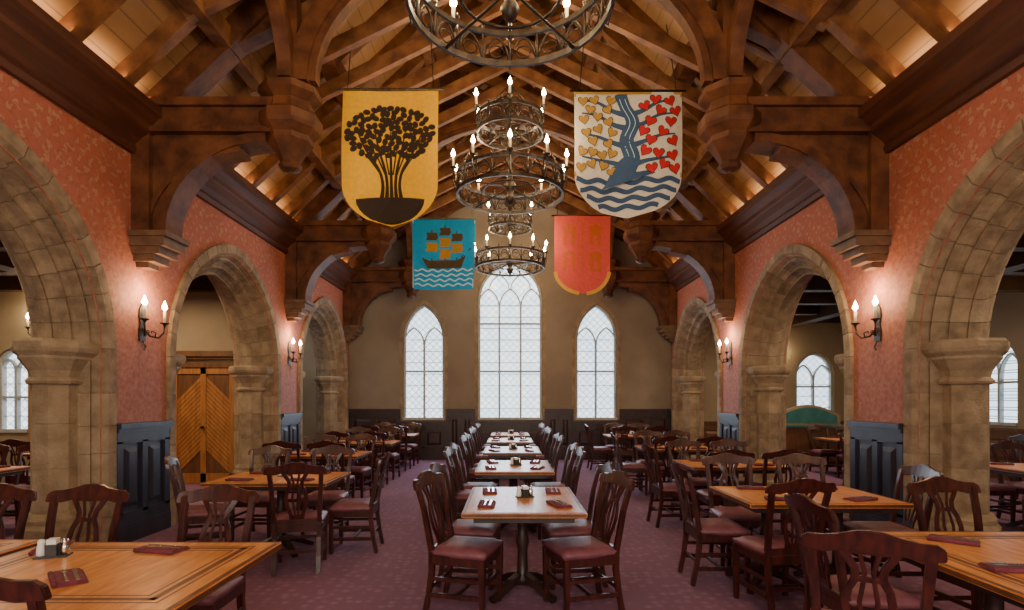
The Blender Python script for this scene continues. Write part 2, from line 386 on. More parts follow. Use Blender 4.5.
for k in range(44):
    z=.05+k*.08
    mb.sweep([(-5.45,11.0,z),(-5.45,14.5,z)],.085,.012,0,side=(.6,0,.8))
for y in(11.0,12.2,13.4,14.5): mb.box(-5.49,-5.41,y-.03,y+.03,0,3.7)
mb.box(-5.52,-5.50,10.95,14.55,0,3.7)
mb.obj('window_louver_shutter',[M_louv])
mb=MB(); mb.box(-AX,-HW-WT,YB,YB+.3,0,3.8); mb.obj('wall_back_left_aisle',[M_cream])
for nmx,x0,x1 in(('ceiling_left_aisle',-AX,-HW-WT),('ceiling_right_aisle',HW+WT,AX)):
    mb=MB(); mb.box(x0,x1,YF,YB,3.8,3.9)
    y=-2.5
    while y<YB: mb.box(x0,x1,y-.1,y+.1,3.55,3.8); y+=1.42
    xm=(x0+x1)/2; mb.box(xm-.15,xm+.15,YF,YB,3.45,3.8)
    mb.obj(nmx,[M_aceil])
# ---------------------------------------------------------------- roof
mb=MB()
for sg in(-1,1):
    f=lambda a,b,d:(sg*a,d,b)
    mb.prism([(HW+.75,roofz(HW+.75)),(0,RID),(0,RID+.2),(HW+.75,roofz(HW+.75)+.2)],f,YF-.3,YB+.35,0)
mb.obj('ceiling',[M_board])
mb=MB()
y=YF+.3; k=0
while y<YB-.1:
    for sg in(-1,1):
        mb.beam((sg*4.1,y,roofz(4.1)-.09),(0,y,RID-.09),.12,.20,0)
        mb.beam((sg*3.35,y+.06*sg,roofz(3.35)-.12),(-sg*1.05,y+.06*sg,roofz(1.05)-.12),.10,.18,0)
    y+=.71
for sg in(-1,1):
    for x in(1.35,3.2): mb.box(sg*x-.08,sg*x+.08,YF,YB,roofz(x)-.30,roofz(x)-.06,0)
mb.box(-.09,.09,YF,YB,RID-.38,RID-.05,0)
mb.obj('roof_rafters',[M_raft])
def truss():
    mb=MB()
    def ell(cx,cz,rx,rz,a0,a1,n=14): return [(cx+rx*math.cos(a0+(a1-a0)*i/n),cz+rz*math.sin(a0+(a1-a0)*i/n)) for i in range(n+1)]
    for sg in(-1,1):
        f=lambda a,b,d:(sg*a,d,b)
        mb.box(min(sg*4.2,sg*2.5),max(sg*4.2,sg*2.5),-.17,.17,4.54,4.86)
        mb.box(min(sg*4.2,sg*2.5),max(sg*4.2,sg*2.5),-.22,.22,4.80,4.89)
        mb.box(min(sg*4.2,sg*2.5),max(sg*4.2,sg*2.5),-.20,.20,4.52,4.58)
        E=ell(2.72,3.42,1.16,1.06,0,PI/2)
        mb.prism([(4.2,3.42)]+E+[(2.72,4.54),(4.2,4.54)],f,-.11,.11)
        mb.sweep([(sg*a,0,b) for a,b in E],.32,.10,0)
        E2=ell(2.9,3.42,1.16,.94,.15,PI/2-.1)
        mb.sweep([(sg*a,0,b) for a,b in E2],.27,.06,0)
        mb.box(min(sg*4.2,sg*4.0),max(sg*4.2,sg*4.0),-.18,.18,3.42,4.54)
        for k,(z0,z1,o,w) in enumerate([(3.36,3.42,.42,.46),(3.26,3.36,.38,.41),(3.18,3.26,.31,.34),(3.10,3.18,.23,.27),(3.04,3.10,.14,.18)]):
            mb.box(min(sg*4.2,sg*(4.2-o)),max(sg*4.2,sg*(4.2-o)),-w/2,w/2,z0,z1,1)
        Mx=Matrix.Translation((sg*2.5,0,0))
        mb.lathe([(.04,4.14),(.11,4.17),(.13,4.21),(.11,4.25),(.15,4.32),(.22,4.42),(.25,4.46),(.25,4.52),(.33,4.60),(.35,4.64),(.35,4.74),(.31,4.78),(.27,4.80),(.25,4.90),(.32,4.96),(.34,4.98),(.34,5.05),(.27,5.09),(.21,5.12)],8,0,Mx,False,PI/8)
        mb.box(sg*2.5-.11,sg*2.5+.11,-.11,.11,5.08,roofz(2.5)-.05)
        mb.beam((sg*4.2,0,roofz(4.2)-.14),(0,0,RID-.14),.26,.32,0)
        E=ell(0,5.15,2.38,1.75,0,PI/2,18)
        mb.sweep([(sg*a,0,b) for a,b in E],.22,.20,0)
        E=ell(0,5.15,2.24,1.62,.0,PI/2,18)
        mb.sweep([(sg*a,0,b) for a,b in E],.14,.09,0)
        mb.beam((sg*2.55,0,5.9),(sg*3.35,0,5.5),.16,.16,0)
        mb.beam((sg*1.5,0,6.9),(sg*.35,0,8.2),.16,.18,0)
        for d in(-1,1):
            P=[(sg*(2.5-.0),d*(.1+1.5*(1-math.cos(t))),5.15+1.08*math.sin(t)) for t in [PI/2*i/10 for i in range(11)]]
            mb.sweep(P,.15,.18,0,side=(1,0,0))
    mb.box(-2.1,2.1,-.13,.13,6.78,7.12)
    mb.box(-2.0,2.0,-.17,.17,7.06,7.14)
    mb.box(-.12,.12,-.12,.12,7.1,RID-.2)
    mb.lathe([(.03,6.45),(.12,6.5),(.15,6.58),(.12,6.64),(.2,6.72),(.2,6.8)],8,0,None,False)
    return mb.mesh('roof_truss',[M_truss,M_cor])
tm=truss()
for y in TR: inst(tm,'roof_truss',(0,y,0))
mb=MB()
for sg in(-1,1): mb.box(sg*2.5-.12,sg*2.5+.12,YF,YB,6.1,6.34)
mb.obj('roof_purlin',[M_truss])
# ---------------------------------------------------------------- chandelier
LIGHTS=[]
def candle(mb,x,y,z,h=.12,s=1,flip=0):
    T=Matrix.Translation((x,y,z))
    mb.lathe([(.012,-.03),(.02,-.01),(.045,.0),(.05,.012),(.02,.014)],10,0,T)
    mb.lathe([(.016,.01),(.016,.01+h)],8,1,T)
    mb.lathe([(.010,.01+h),(.028*s,.032+h),(.030*s,.05+h),(.016*s,.085+h),(.003,.12+h)],8,2,T)
def chand():
    mb=MB()
    def drum(r,z,h,nup,nc,ch):
        for zz,hh in((z,.05),(z+h,.04)):
            n=36; vs=[];
            for i in range(n):
                a=2*PI*i/n
                for rr,z2 in((r-.012,zz),(r+.014,zz),(r+.014,zz+hh),(r-.012,zz+hh)): vs.append((rr*math.cos(a),rr*math.sin(a),z2))
            fs=[]
            for i in range(n):
                j=(i+1)%n
                for k in range(4): fs.append((4*i+k,4*i+(k+1)%4,4*j+(k+1)%4,4*j+k))
            mb.add(vs,fs,0)
        for i in range(nup):
            a=2*PI*i/nup; x,y=r*math.cos(a),r*math.sin(a)
            mb.tube([(x,y,z),(x,y,z+h+.07)],.012,5)
            mb.lathe([(.004,0),(.020,.015),(.002,.045)],6,0,Matrix.Translation((x,y,z+h+.06)))
            da=2*PI/nup
            P=[]
            for k in range(7):
                t=k/6; aa=a+da*t; hz=z+.04+(h-.06)*math.sin(PI*t)**.7
                P.append((r*math.cos(aa),r*math.sin(aa),hz))
            mb.tube(P,.011,4)
            P=[((r)*math.cos(a+da*(.5+.28*math.cos(t))),r*math.sin(a+da*(.5+.28*math.cos(t))),z+.05+h*.28+h*.2*math.sin(t)) for t in [2*PI*q/8 for q in range(8)]]
            mb.tube(P,.008,4,closed=True)
        for i in range(nc):
            a=2*PI*(i+.5)/nc; x,y=(r+.07)*math.cos(a),(r+.07)*math.sin(a)
            mb.tube([(r*math.cos(a),r*math.sin(a),z+.05),((r+.05)*math.cos(a),(r+.05)*math.sin(a),z+.02),(x,y,z+.10),(x,y,z+h+.02)],.010,5)
            candle(mb,x,y,z+h+.04,ch); LIGHTS.append((x,y,z+h+.04+ch+.05))
        for i in range(4):
            a=PI/2*i+PI/4
            mb.tube([(0,0,z+h*.5),(r*math.cos(a),r*math.sin(a),z+.02)],.014,5)
        n=24; mb.tube([(r*.5*math.cos(2*PI*i/n),r*.5*math.sin(2*PI*i/n),z+.03+h*.22) for i in range(n)],.014,5,closed=True)
    drum(.74,0,.26,20,10,.14)
    drum(.46,.86,.22,14,6,.14)
    mb.lathe([(.01,-.12),(.05,-.08),(.07,-.02),(.04,.03),(.06,.1),(.09,.16),(.04,.22),(.03,.4),(.06,.5),(.03,.6),(.03,.9),(.07,1.0),(.03,1.1),(.02,1.4),(.06,1.5),(.015,1.56)],12,0)
    for i in range(4):
        a=PI/2*i
        mb.tube([(.74*math.cos(a),.74*math.sin(a),.28),(.46*math.cos(a),.46*math.sin(a),.88)],.010,5)
        mb.tube([(.46*math.cos(a),.46*math.sin(a),1.1),(.03*math.cos(a),.03*math.sin(a),1.55)],.010,5)
    z=1.55
    k=0
    while z<8.8-4.42:
        P=[(.018*math.cos(t)*(1 if k%2 else 0),.018*math.cos(t)*(0 if k%2 else 1),z+.045+.045*math.sin(t)) for t in [2*PI*i/6 for i in range(6)]]
        mb.tube(P,.006,4,closed=True); z+=.075; k+=1
    return mb.mesh('chandelier',[M_iron,M_candle,M_bulb])
cm=chand()
CH=[(0,-.4),(0,4.05),(0,7.85),(0,12.2)]  # first one is added behind the camera as fill light
for x,y in CH: inst(cm,'chandelier',(x,y,4.40))
def plight(name,loc,e,col=(1,.72,.42),r=.03):
    l=bpy.data.lights.new(name,'POINT'); l.energy=e; l.color=col; l.shadow_soft_size=r
    o=bpy.data.objects.new(name,l); o.location=loc; scene.collection.objects.link(o); return o
for x,y in CH:
    for i in(0,3,5,8): 
        p=LIGHTS[i]; plight('chandelier_light',(x+p[0]*1.0,y+p[1],4.40+p[2]+.08),38)
    for i in(11,14):
        p=LIGHTS[i]; plight('chandelier_light',(x+p[0],y+p[1],4.40+p[2]+.08),24)
# ---------------------------------------------------------------- sconces
def sconce():
    mb=MB()
    mb.prism([(-.05,-.2),(.05,-.2),(.06,-.08),(.035,0),(.06,.08),(.05,.16),(0,.24),(-.05,.16),(-.06,.08),(-.035,0),(-.06,-.08)],lambda a,b,d:(d,a,b),0,.018,0)
    for s in(-1,1):
        mb.tube([(.02,0,-.05),(.07,s*.05,-.14),(.12,s*.12,-.15),(.15,s*.17,-.09),(.155,s*.18,0.0)],.012,6)
        mb.tube([(.10,s*.09,-.15),(.13,s*.06,-.10),(.10,s*.03,-.08),(.08,s*.06,-.10)],.008,5)
        candle(mb,.155,s*.18,.02,.15,1.0)
    mb.tube([(.02,0,-.2),(.05,0,-.27),(.03,0,-.3)],.01,5)
    return mb.mesh('wall_sconce',[M_iron,M_candle,M_bulb])
sm=sconce()
for y in(2.12,6.38,10.63):
    for sg in(-1,1):
        inst(sm,'wall_sconce',(sg*4.2,y,2.42),0 if sg<0 else PI)
        plight('sconce_light',(sg*(4.2-.16),y,2.80),19,(1,.60,.30),.03)
inst(sm,'wall_sconce',(-8.6,PY,2.85),-PI/2); plight('sconce_light',(-8.6,PY-.16,3.2),16)
inst(sm,'wall_sconce',(6.9,YB,2.55),-PI/2); plight('sconce_light',(6.9,YB-.16,2.9),12)
inst(sm,'wall_sconce',(AX,9.2,2.5),PI); plight('sconce_light',(AX-.16,9.2,2.85),12)
# ---------------------------------------------------------------- banners
def cmat(name,c): return mat(name,c,tuple(min(1,x*1.12) for x in c),20,.9,.1)
BC={k:cmat('cloth_'+k,c) for k,c in dict(yellow=(.84,.44,.003),darkbrown=(.030,.016,.010),white=(.56,.51,.42),blue=(.030,.065,.135),olive=(.36,.20,.03),red=(.44,.008,.015),cyan=(.003,.30,.66),navy=(.07,.045,.02),pink=(.74,.10,.085),orange=(.62,.13,.04),gold=(.78,.42,.06),paleblue=(.42,.66,.74)).items()}
BK=list(BC.keys())
def banner(name,cx,y,ztop,hw,h,shape,bg,draw,anch):
    mb=MB()
    ph=random.random()*6
    def W(u,v,e=0):
        return (cx+u, y+.035*math.sin(u*5+ph)*(.3+v)+.02*math.sin(v*4+ph)-e, ztop-v)
    N=18;Mr=24; vs=[];fs=[]
    for j in range(Mr+1):
        v=h*j/Mr; w=shape(v)
        for i in range(N+1): vs.append(W((2*i/N-1)*w,v))
    for j in range(Mr):
        for i in range(N): fs.append((j*(N+1)+i,j*(N+1)+i+1,(j+1)*(N+1)+i+1,(j+1)*(N+1)+i))
    mb.add(vs,fs,BK.index(bg),True)
    def poly(pts,c,e=None):
        e=e or .004
        mb.add([W(u,v,e) for u,v in pts],[tuple(range(len(pts)))],BK.index(c))
    def ribbon(pts,w,c,e=.004):
        ws=w if isinstance(w,list) else [w]*len(pts); vv=[]
        n=len(pts)
        for i,(a,b) in enumerate(pts):
            p=pts[max(i-1,0)];q=pts[min(i+1,n-1)]; dx,dy=q[0]-p[0],q[1]-p[1]; L=math.hypot(dx,dy) or 1
            nx,ny=-dy/L,dx/L
            vv+= [W(a+nx*ws[i]/2,b+ny*ws[i]/2,e),W(a-nx*ws[i]/2,b-ny*ws[i]/2,e)]
        mb.add(vv,[(2*i,2*i+1,2*i+3,2*i+2) for i in range(n-1)],BK.index(c))
    def smooth(keys,n=20):
        K=[keys[0]]+keys+[keys[-1]]; P=[];Wd=[]
        for i in range(1,len(K)-2):
            for j in range(n//(len(K)-3)+1):
                t=j/(n//(len(K)-3)+1); q=[]
                for d in range(3):
                    a,b,c,e=K[i-1][d],K[i][d],K[i+1][d],K[i+2][d]
                    q.append(.5*((2*b)+(-a+c)*t+(2*a-5*b+4*c-e)*t*t+(-a+3*b-3*c+e)*t**3))
                P.append((q[0],q[1]));Wd.append(q[2])
        P.append(keys[-1][:2]);Wd.append(keys[-1][2]); return P,Wd
    def leaf(u,v,r,an,c,e=.007,heart=False):
        P=[]
        if heart:
            for k in range(16):
                t=2*PI*k/16
                x=.95*math.sin(t)**3; yv=-(13*math.cos(t)-5*math.cos(2*t)-2*math.cos(3*t)-math.cos(4*t))/16
                P.append((u+r*(x*math.cos(an)-yv*math.sin(an)),v+r*(x*math.sin(an)+yv*math.cos(an))))
        else:
            for k in range(12):
                t=2*PI*k/12; rr=r*(1-.25*math.cos(t))
                x,yv=rr*math.cos(t)*1.15,rr*math.sin(t)*.85
                P.append((u+x*math.cos(an)-yv*math.sin(an),v+x*math.sin(an)+yv*math.cos(an)))
        poly(P,c,e)
    draw(poly,ribbon,leaf,shape,hw,h,smooth)
    nM=len(BK)
    mb.tube([(cx-hw-.06,y,ztop+.01),(cx+hw+.06,y,ztop+.01)],.016,8,nM)
    for s in(-1,1):
        mb.tube([(cx+s*hw*.9,y,ztop+.01),anch(s)],.007,5,nM)
    return mb.obj(name,[BC[k] for k in BK]+[M_iron],recalc=False)
def sh_round(hw,h,v0,p=.5): 
    return lambda v: hw if v<v0 else max(.02,hw*(max(0,1-((v-v0)/(h-v0))**2))**p)
def d_tree(poly,ribbon,leaf,shape,hw,h,smooth):
    random.seed(3)
    for x,b in((-.40,-.15),(-.19,-.075),(0,0),(.18,.075),(.40,.15)):
        P,Wd=smooth([(b*.9,1.46,.06),(b*.75,1.25,.042),(b*1.1,1.05,.038),(x*.85,.78,.028),(x*1.15,.5,.012)]); ribbon(P,Wd,'darkbrown')
    for x in(-.48,-.28,-.1,.1,.28,.48):
        P,Wd=smooth([(x*.28,1.12,.022),(x*.6,.92,.02),(x,.72,.012)]); ribbon(P,Wd,'darkbrown')
    pts=[]
    tries=0
    while len(pts)<190 and tries<20000:
        tries+=1
        u=random.uniform(-.60,.60); v=random.uniform(.20,1.0)
        if (u/.585)**2+((v-.60)/.37)**2>1: continue
        if v>.88 and abs(u)<.22: continue
        if any((u-a)**2+(v-b)**2<.0044 for a,b in pts): continue
        pts.append((u,v)); leaf(u,v,.044,random.random()*6,'darkbrown')
    n=14
    poly([(-.46+.92*i/n,1.47-.06*math.sin(PI*i/n)) for i in range(n+1)]+[(.46*math.cos(PI*i/n)*1.0,1.47+.31*math.sin(PI*i/n)) for i in range(1,n)],'darkbrown')
banner('hanging_banner',-1.60,7.5,5.70,.64,1.80,sh_round(.64,1.80,1.28),'yellow',d_tree,lambda s:(-1.60+s*.5,7.45,roofz(-1.6+s*.5)-.3))
def d_river(poly,ribbon,leaf,shape,hw,h,smooth):
    random.seed(5)
    ribbon([(-hw+.01,.02),(hw-.01,.02)],.035,'olive')
    ribbon([(-hw+.012,.02),(-hw+.012,1.15)],.022,'olive'); ribbon([(hw-.012,.02),(hw-.012,1.15)],.022,'olive')
    P,Wd=smooth([(-.10,0.02,.17),(-.04,.2,.15),(.06,.42,.18),(-.02,.65,.19),(.05,.88,.22),(-.03,1.05,.34),(0,1.2,.75)],30); ribbon(P,Wd,'blue')
    for off in(-.035,.035):
        P2=[(a+off,b) for a,b in P[3:-7]]; ribbon(P2,.008,'paleblue',.006)
    for s in(-1,1):
        for v0,v1 in((1.0,.86),(.74,.56),(.5,.28),(.32,.10)):
            P,Wd=smooth([(0,v0,.09),(s*.2,v0-.06,.06),(s*.4,v1+.05,.04),(s*.62,v1+.02,.02)]); ribbon(P,Wd,'blue')
    def lf(s,c,rr,dm,c2):
        P=[];t=0
        while len(P)<40 and t<9000:
            t+=1; u=random.uniform(.2,.64)*s; v=random.uniform(.10,1.06)
            if abs(u)<.20: continue
            if any((u-a)**2+(v-b)**2<dm for a,b in P): continue
            P.append((u,v)); an=random.uniform(-.6,.6)+PI*0
            leaf(u,v,rr,an,c2,.0065,True); leaf(u,v,rr*.86,an,c,.008,True)
    lf(-1,'olive',.078,.0180,'darkbrown'); lf(1,'red',.088,.0240,'darkbrown')
    for k in range(4):
        v=1.19+.115*k; pts=[]
        ww=shape(v+.05)-.01
        for i in range(45):
            u=-ww+2*ww*i/44; pts.append((u,v+.022*math.sin(u*20+k*1.6)))
        ribbon(pts,.066,'blue')
banner('hanging_banner',1.58,7.5,5.68,.72,1.68,sh_round(.72,1.68,1.12),'white',d_river,lambda s:(1.58+s*.5,7.45,roofz(1.58+s*.5)-.3))
def d_ship(poly,ribbon,leaf,shape,hw,h,smooth):
    poly([(-.46,.80),(-.30,.86),(.28,.86),(.46,.76),(.36,1.02),(-.34,1.02)],'navy')
    ribbon([(.36,.80),(.56,.62)],.025,'navy')
    for x,t in((-.25,.22),(.02,.12),(.27,.25)):
        ribbon([(x,t),(x,.86)],.025,'navy')
        for a,b in((.06,.16),(.27,.19),(.5,.20)):
            if t+a+b<.84: poly([(x-.11,t+a),(x+.11,t+a),(x+.13,t+a+b*.6),(x+.10,t+a+b),(x-.12,t+a+b),(x-.09,t+a+b*.5)],'navy' if a<.2 else 'olive')
    for k in range(4):
        v=1.06+.1*k; ribbon([(-hw+.06+2*(hw-.06)*i/40,v+.022*math.sin(i*.9+k)) for i in range(41)],.03,'paleblue')
    ribbon([(-hw+.02,.02),(-hw+.03,h-.03)],.02,'paleblue'); ribbon([(hw-.02,.02),(hw-.06,h-.03)],.02,'paleblue')
banner('hanging_banner',-1.37,11.6,5.30,.66,1.46,lambda v:.66-.03*v,'cyan',d_ship,lambda s:(-1.37+s*.5,11.55,roofz(-1.37+s*.5)-.3))
def d_castle(poly,ribbon,leaf,shape,hw,h,smooth):
    for x in(-.27,.27):
        for v in(.2,.75):
            poly([(x-.12,v+.4),(x-.12,v+.08),(x-.16,v+.04),(x,v-.04),(x+.16,v+.04),(x+.12,v+.08),(x+.12,v+.4)],'orange')
            poly([(x-.04,v+.4),(x-.04,v+.2),(x,v+.14),(x+.04,v+.2),(x+.04,v+.4)],'pink',.007)
    ribbon([(0,.1),(0,1.3)],.015,'orange')
    P=[];n=20
    for i in range(n+1):
        v=1.15+(h-1.15)*i/n*.985; P.append((shape(v)-.015,v))
    ribbon(P,.07,'gold'); ribbon([(-a,b) for a,b in P],.07,'gold')
banner('hanging_banner',1.50,11.6,5.36,.58,1.62,sh_round(.58,1.62,1.1),'pink',d_castle,lambda s:(1.5+s*.45,11.55,roofz(1.5+s*.45)-.3))
random.seed(11)
# ---------------------------------------------------------------- chair
def chair():
    mb=MB()
    def by(z): return -.20-max(0,z-.45)*.17-max(0,z-.75)*.10
    for s in(-1,1):
        P=[(s*.185,-.255,0),(s*.185,-.225,.15),(s*.187,-.20,.32),(s*.19,-.20,.46),(s*.197,by(.6),.6),(s*.205,by(.75),.75),(s*.213,by(.88),.88),(s*.216,by(.94),.94)]
        mb.sweep(P,.038,[.036,.038,.042,.042,.038,.036,.034,.032],0,side=(1,0,0))
        mb.sweep([(s*.205,.19,0),(s*.207,.19,.2),(s*.21,.19,.43)],[.034,.040,.048],[.034,.040,.048],0,side=(1,0,0))
        mb.box(s*.198-.012,s*.198+.012,-.21,.18,.13,.165)
        mb.box(s*.198-.010,s*.198+.010,-.20,.18,.25,.28)
        mb.box(s*.205-.014,s*.205+.014,-.20,.2,.37,.44)
    mb.box(-.2,.2,-.03,-.006,.132,.162); mb.box(-.21,.21,.18,.205,.37,.44); mb.box(-.19,.19,-.215,-.19,.37,.44)
    mb.box(-.2,.2,.18,.2,.22,.25); mb.box(-.18,.18,-.222,-.205,.18,.21)
    top=[(-.262,.918),(-.258,.950),(-.230,.970),(-.17,.972),(-.11,.985),(-.05,1.005),(0,1.010)]
    top=top+[(-x,z) for x,z in top[-2::-1]]
    bot=[(.235,.900),(.19,.890),(.13,.908),(.06,.918),(0,.900),(-.06,.918),(-.13,.908),(-.19,.890),(-.235,.900)]
    T=.030
    n=len(top)
    def bz(x):
        P=sorted(bot); 
        if x<=P[0][0]: return P[0][1]
        if x>=P[-1][0]: return P[-1][1]
        for (a,b),(c,d) in zip(P[:-1],P[1:]):
            if a<=x<=c: return b+(d-b)*(x-a)/(c-a)
    vs=[]
    for x,z in top:
        zb=bz(x); cv=-.025*(1-(x/.26)**2)
        for zz,o in((zb,T/2),(z,T/2),(z,-T/2),(zb,-T/2)): vs.append((x,by(zz)+o+cv,zz))
    fs=[(0,1,2,3),(4*n-4,4*n-3,4*n-2,4*n-1)]
    for i in range(n-1):
        for k in range(4): fs.append((4*i+k,4*i+(k+1)%4,4*i+4+(k+1)%4,4*i+4+k))
    mb.add(vs,fs,0)
    def rib(P,w): mb.sweep([(x,by(z)-.022*min(1,max(0,(z-.47)/.3)),z) for x,z in P],.013,w,0,side=(0,1,0))
    for s in(-1,1):
        rib([(s*.045,.47),(s*.05,.53),(s*.075,.60),(s*.088,.67),(s*.075,.74),(s*.050,.79),(s*.055,.84),(s*.085,.89),(s*.105,.93)],[.034,.032,.032,.034,.032,.034,.032,.034,.038])
        rib([(s*.012,.50),(s*.022,.60),(s*.034,.68),(s*.022,.76),(s*.016,.82),(s*.03,.88),(s*.04,.93)],[.016,.018,.020,.018,.018,.018,.020])
    rib([(0,.45),(0,.475),(0,.53)],[.16,.13,.10]); rib([(0,.775),(0,.80)],[.12,.11]); rib([(0,.90),(0,.93)],[.2,.22])
    mb.box(-.19,.19,-.218,-.182,.44,.485)
    me0=mb.mesh('dc',[M_chair,M_seat],bev=.004)
    m2=MB(); nx=8;ny=8; vs=[];fs=[]
    def pt(i,j,top):
        a=2*i/nx-1;b=2*j/ny-1; w=.228 if b>0 else .228-.02*(-b)
        x=a*w; y=b*.215+.0
        e=max(abs(a),abs(b)); z=.478+.022*(1-e**4)*1 if top else .43
        if top and e>.99: z=.468; 
        if not top: x*=.98;y*=.98
        return (x,y,z)
    for top_ in(1,0):
        for j in range(ny+1):
            for i in range(nx+1): vs.append(pt(i,j,top_))
    S=(nx+1)*(ny+1)
    for j in range(ny):
        for i in range(nx):
            q=(j*(nx+1)+i,j*(nx+1)+i+1,(j+1)*(nx+1)+i+1,(j+1)*(nx+1)+i); fs+= [q,tuple(k+S for k in q[::-1])]
    ring=[i for i in range(nx+1)]+[(j+1)*(nx+1)-1 for j in range(1,ny+1)]+[ny*(nx+1)+i for i in range(nx-1,-1,-1)]+[j*(nx+1) for j in range(ny-1,0,-1)]
    for k in range(len(ring)): a=ring[k];b=ring[(k+1)%len(ring)]; fs.append((a,b,b+S,a+S))
    m2.add(vs,fs,1,True)
    me1=m2.mesh('dc2',[M_chair,M_seat])
    bm=bmesh.new(); bm.from_mesh(me0); bm.from_mesh(me1); me=bpy.data.meshes.new('dining_chair'); bm.to_mesh(me); bm.free()
    me.materials.append(M_chair); me.materials.append(M_seat)
    return me
cme=chair()
def C(x,y,face,jit=.08):
    r={'N':0,'S':PI,'E':-PI/2,'W':PI/2}[face] if isinstance(face,str) else face
    inst(cme,'dining_chair',(x,y,0),r+random.uniform(-jit,jit))
# ---------------------------------------------------------------- tables
tabs={}
def tmesh(sx,sy,inlay):
    k=(sx,sy,inlay)
    if k in tabs: return tabs[k]
    mb=MB(); a,b=sx/2,sy/2
    mb.box(-a,a,-b,b,.725,.76,1)
    m0=mb.mesh('t0',[M_top,M_top2],bev=.006)
    mb=MB(); e=.03
    mb.box(-a+e,a-e,-b+e,b-e,.7595,.7612,0)
    if inlay:
        for o,w in((.10,.010),(.13,.028),(.18,.010)):
            z0,z1=.7612,.7617
            mb.box(-a+o,a-o,-b+o,-b+o+w,z0,z1,1);mb.box(-a+o,a-o,b-o-w,b-o,z0,z1,1)
            mb.box(-a+o,-a+o+w,-b+o,b-o,z0,z1,1);mb.box(a-o-w,a-o,-b+o,b-o,z0,z1,1)
    mb.box(-a+.08,a-.08,-b+.08,b-.08,.675,.726,2)
    ps=[0] if sy<1.25 and sx<1.25 else ([-.3,.3])
    for p in ps:
        T=Matrix.Translation((0,0,0)) if len(ps)==1 else Matrix.Translation((p if sx>=sy else 0,0 if sx>=sy else p,0))
        mb.lathe([(.06,.08),(.07,.12),(.045,.18),(.04,.35),(.055,.42),(.04,.5),(.04,.62),(.08,.66),(.12,.69)],12,2,T)
        for q in range(4):
            an=PI/2*q+PI/4; c,s_=math.cos(an),math.sin(an); L=.34
            mb.sweep([(0,0,.14),(c*L*.4,s_*L*.4,.11),(c*L*.8,s_*L*.8,.045),(c*L,s_*L,.022)],[.06,.055,.05,.05],[.08,.06,.045,.04],2,side=(-s_,c,0),M=T)
    m1=mb.mesh('t1',[M_top,M_top2,M_base])
    bm=bmesh.new(); bm.from_mesh(m0); bm.from_mesh(m1); me=bpy.data.meshes.new('dining_table'); bm.to_mesh(me); bm.free()
    for m in(M_top,M_top2,M_base): me.materials.append(m)
    tabs[k]=me; return me
def napk():
    mb=MB()
    mb.box(-.06,.06,-.115,.115,0,.008,0); 
    mb.prism([(-.058,.008),(.055,.008),(.05,.016),(-.04,.020)],lambda a,b,d:(a,d,b),-.112,.112,0)
    mb.tube([(-.055,-.115,.011),(-.055,.115,.011)],.011,8,0)
    mb.prism([(-.007,-.11),(.007,-.11),(.006,0),(.010,.02),(.008,.09),(0,.11),(-.008,.1),(-.007,0)],lambda a,b,d:(a+.025,b,d),.019,.022,1)
    mb.prism([(-.006,-.11),(.006,-.11),(.004,.0),(.004,.03),(.012,.05),(.012,.105),(.009,.105),(.008,.065),(.003,.065),(.0025,.105),(-.0025,.105),(-.003,.065),(-.008,.065),(-.009,.105),(-.012,.105),(-.012,.05),(-.004,.03)],lambda a,b,d:(a-.012,b,d),.021,.024,1)
    return mb.mesh('napkin_with_cutlery',[M_napkin,M_steel])
nme=napk()
def caddy():
    mb=MB()
    mb.box(-.07,.07,-.04,.04,0,.008,2)
    for s in(-1,1): 
        mb.lathe([(.018,.008),(.022,.012),(.02,.05),(.015,.065),(.017,.07),(.014,.085),(.004,.09)],10,0 if s<0 else 1,Matrix.Translation((s*.05,.0,0)))
    mb.box(-.025,.025,-.03,.03,.008,.065,2); mb.box(-.02,.02,-.025,.025,.02,.09,0)
    mb.tube([(-.068,0,.008),(-.068,0,.03),(.068,0,.03),(.068,0,.008)],.003,5,1)
    return mb.mesh('condiment_caddy',[M_white,M_steel,M_black])
cdm=caddy()
def T(x,y,sx,sy,inlay=False,sett=True,naps=None,rot=0,cad=(.02,.05)):
    inst(tmesh(sx,sy,inlay),'dining_table',(x,y,0),rot)
    z=.7622
    if sett:
        inst(cdm,'condiment_caddy',(x+cad[0],y+cad[1],z),.3)
    if naps is None:
        if sy>=sx: naps=[(s*(sx/2-.17),t*(sy*.25),0) for s in(-1,1) for t in(-1,1)]
        else: naps=[(t*sx*.25,s*(sy/2-.17),PI/2) for s in(-1,1) for t in(-1,1)]
    for a,b,r in naps: inst(nme,'napkin_with_cutlery',(x+a,y+b,z),r+random.uniform(-.35,.35))
# centre row
for i,(x,y) in enumerate([(.10,4.50),(.05,6.75),(.03,8.95),(0,11.1),(0,13.1)]):
    T(x,y,.88,1.2)
    for t in(-.30,.30):
        sk=.28 if (i==0 and t<0) else .1
        dx=.42 if i==0 else .44
        C(x-dx,y+t-(.03 if sk>.2 else 0),-PI/2-sk,.04); C(x+dx,y+t-(.03 if sk>.2 else 0),PI/2+sk,.04)
# left row
T(-2.35,5.75,1.2,.85)
C(-3.0,5.55,-PI/2+.35); C(-1.95,5.20,.25); C(-1.62,5.85,'W'); C(-2.85,6.35,'S'); C(-2.1,6.4,'S')
for y in(8.3,10.6,12.9):
    x=-2.75; T(x,y,1.2,.85)
    for t in(-.3,.3): C(x+t,y-.5,'N',.15); C(x+t,y+.5,'S',.15)
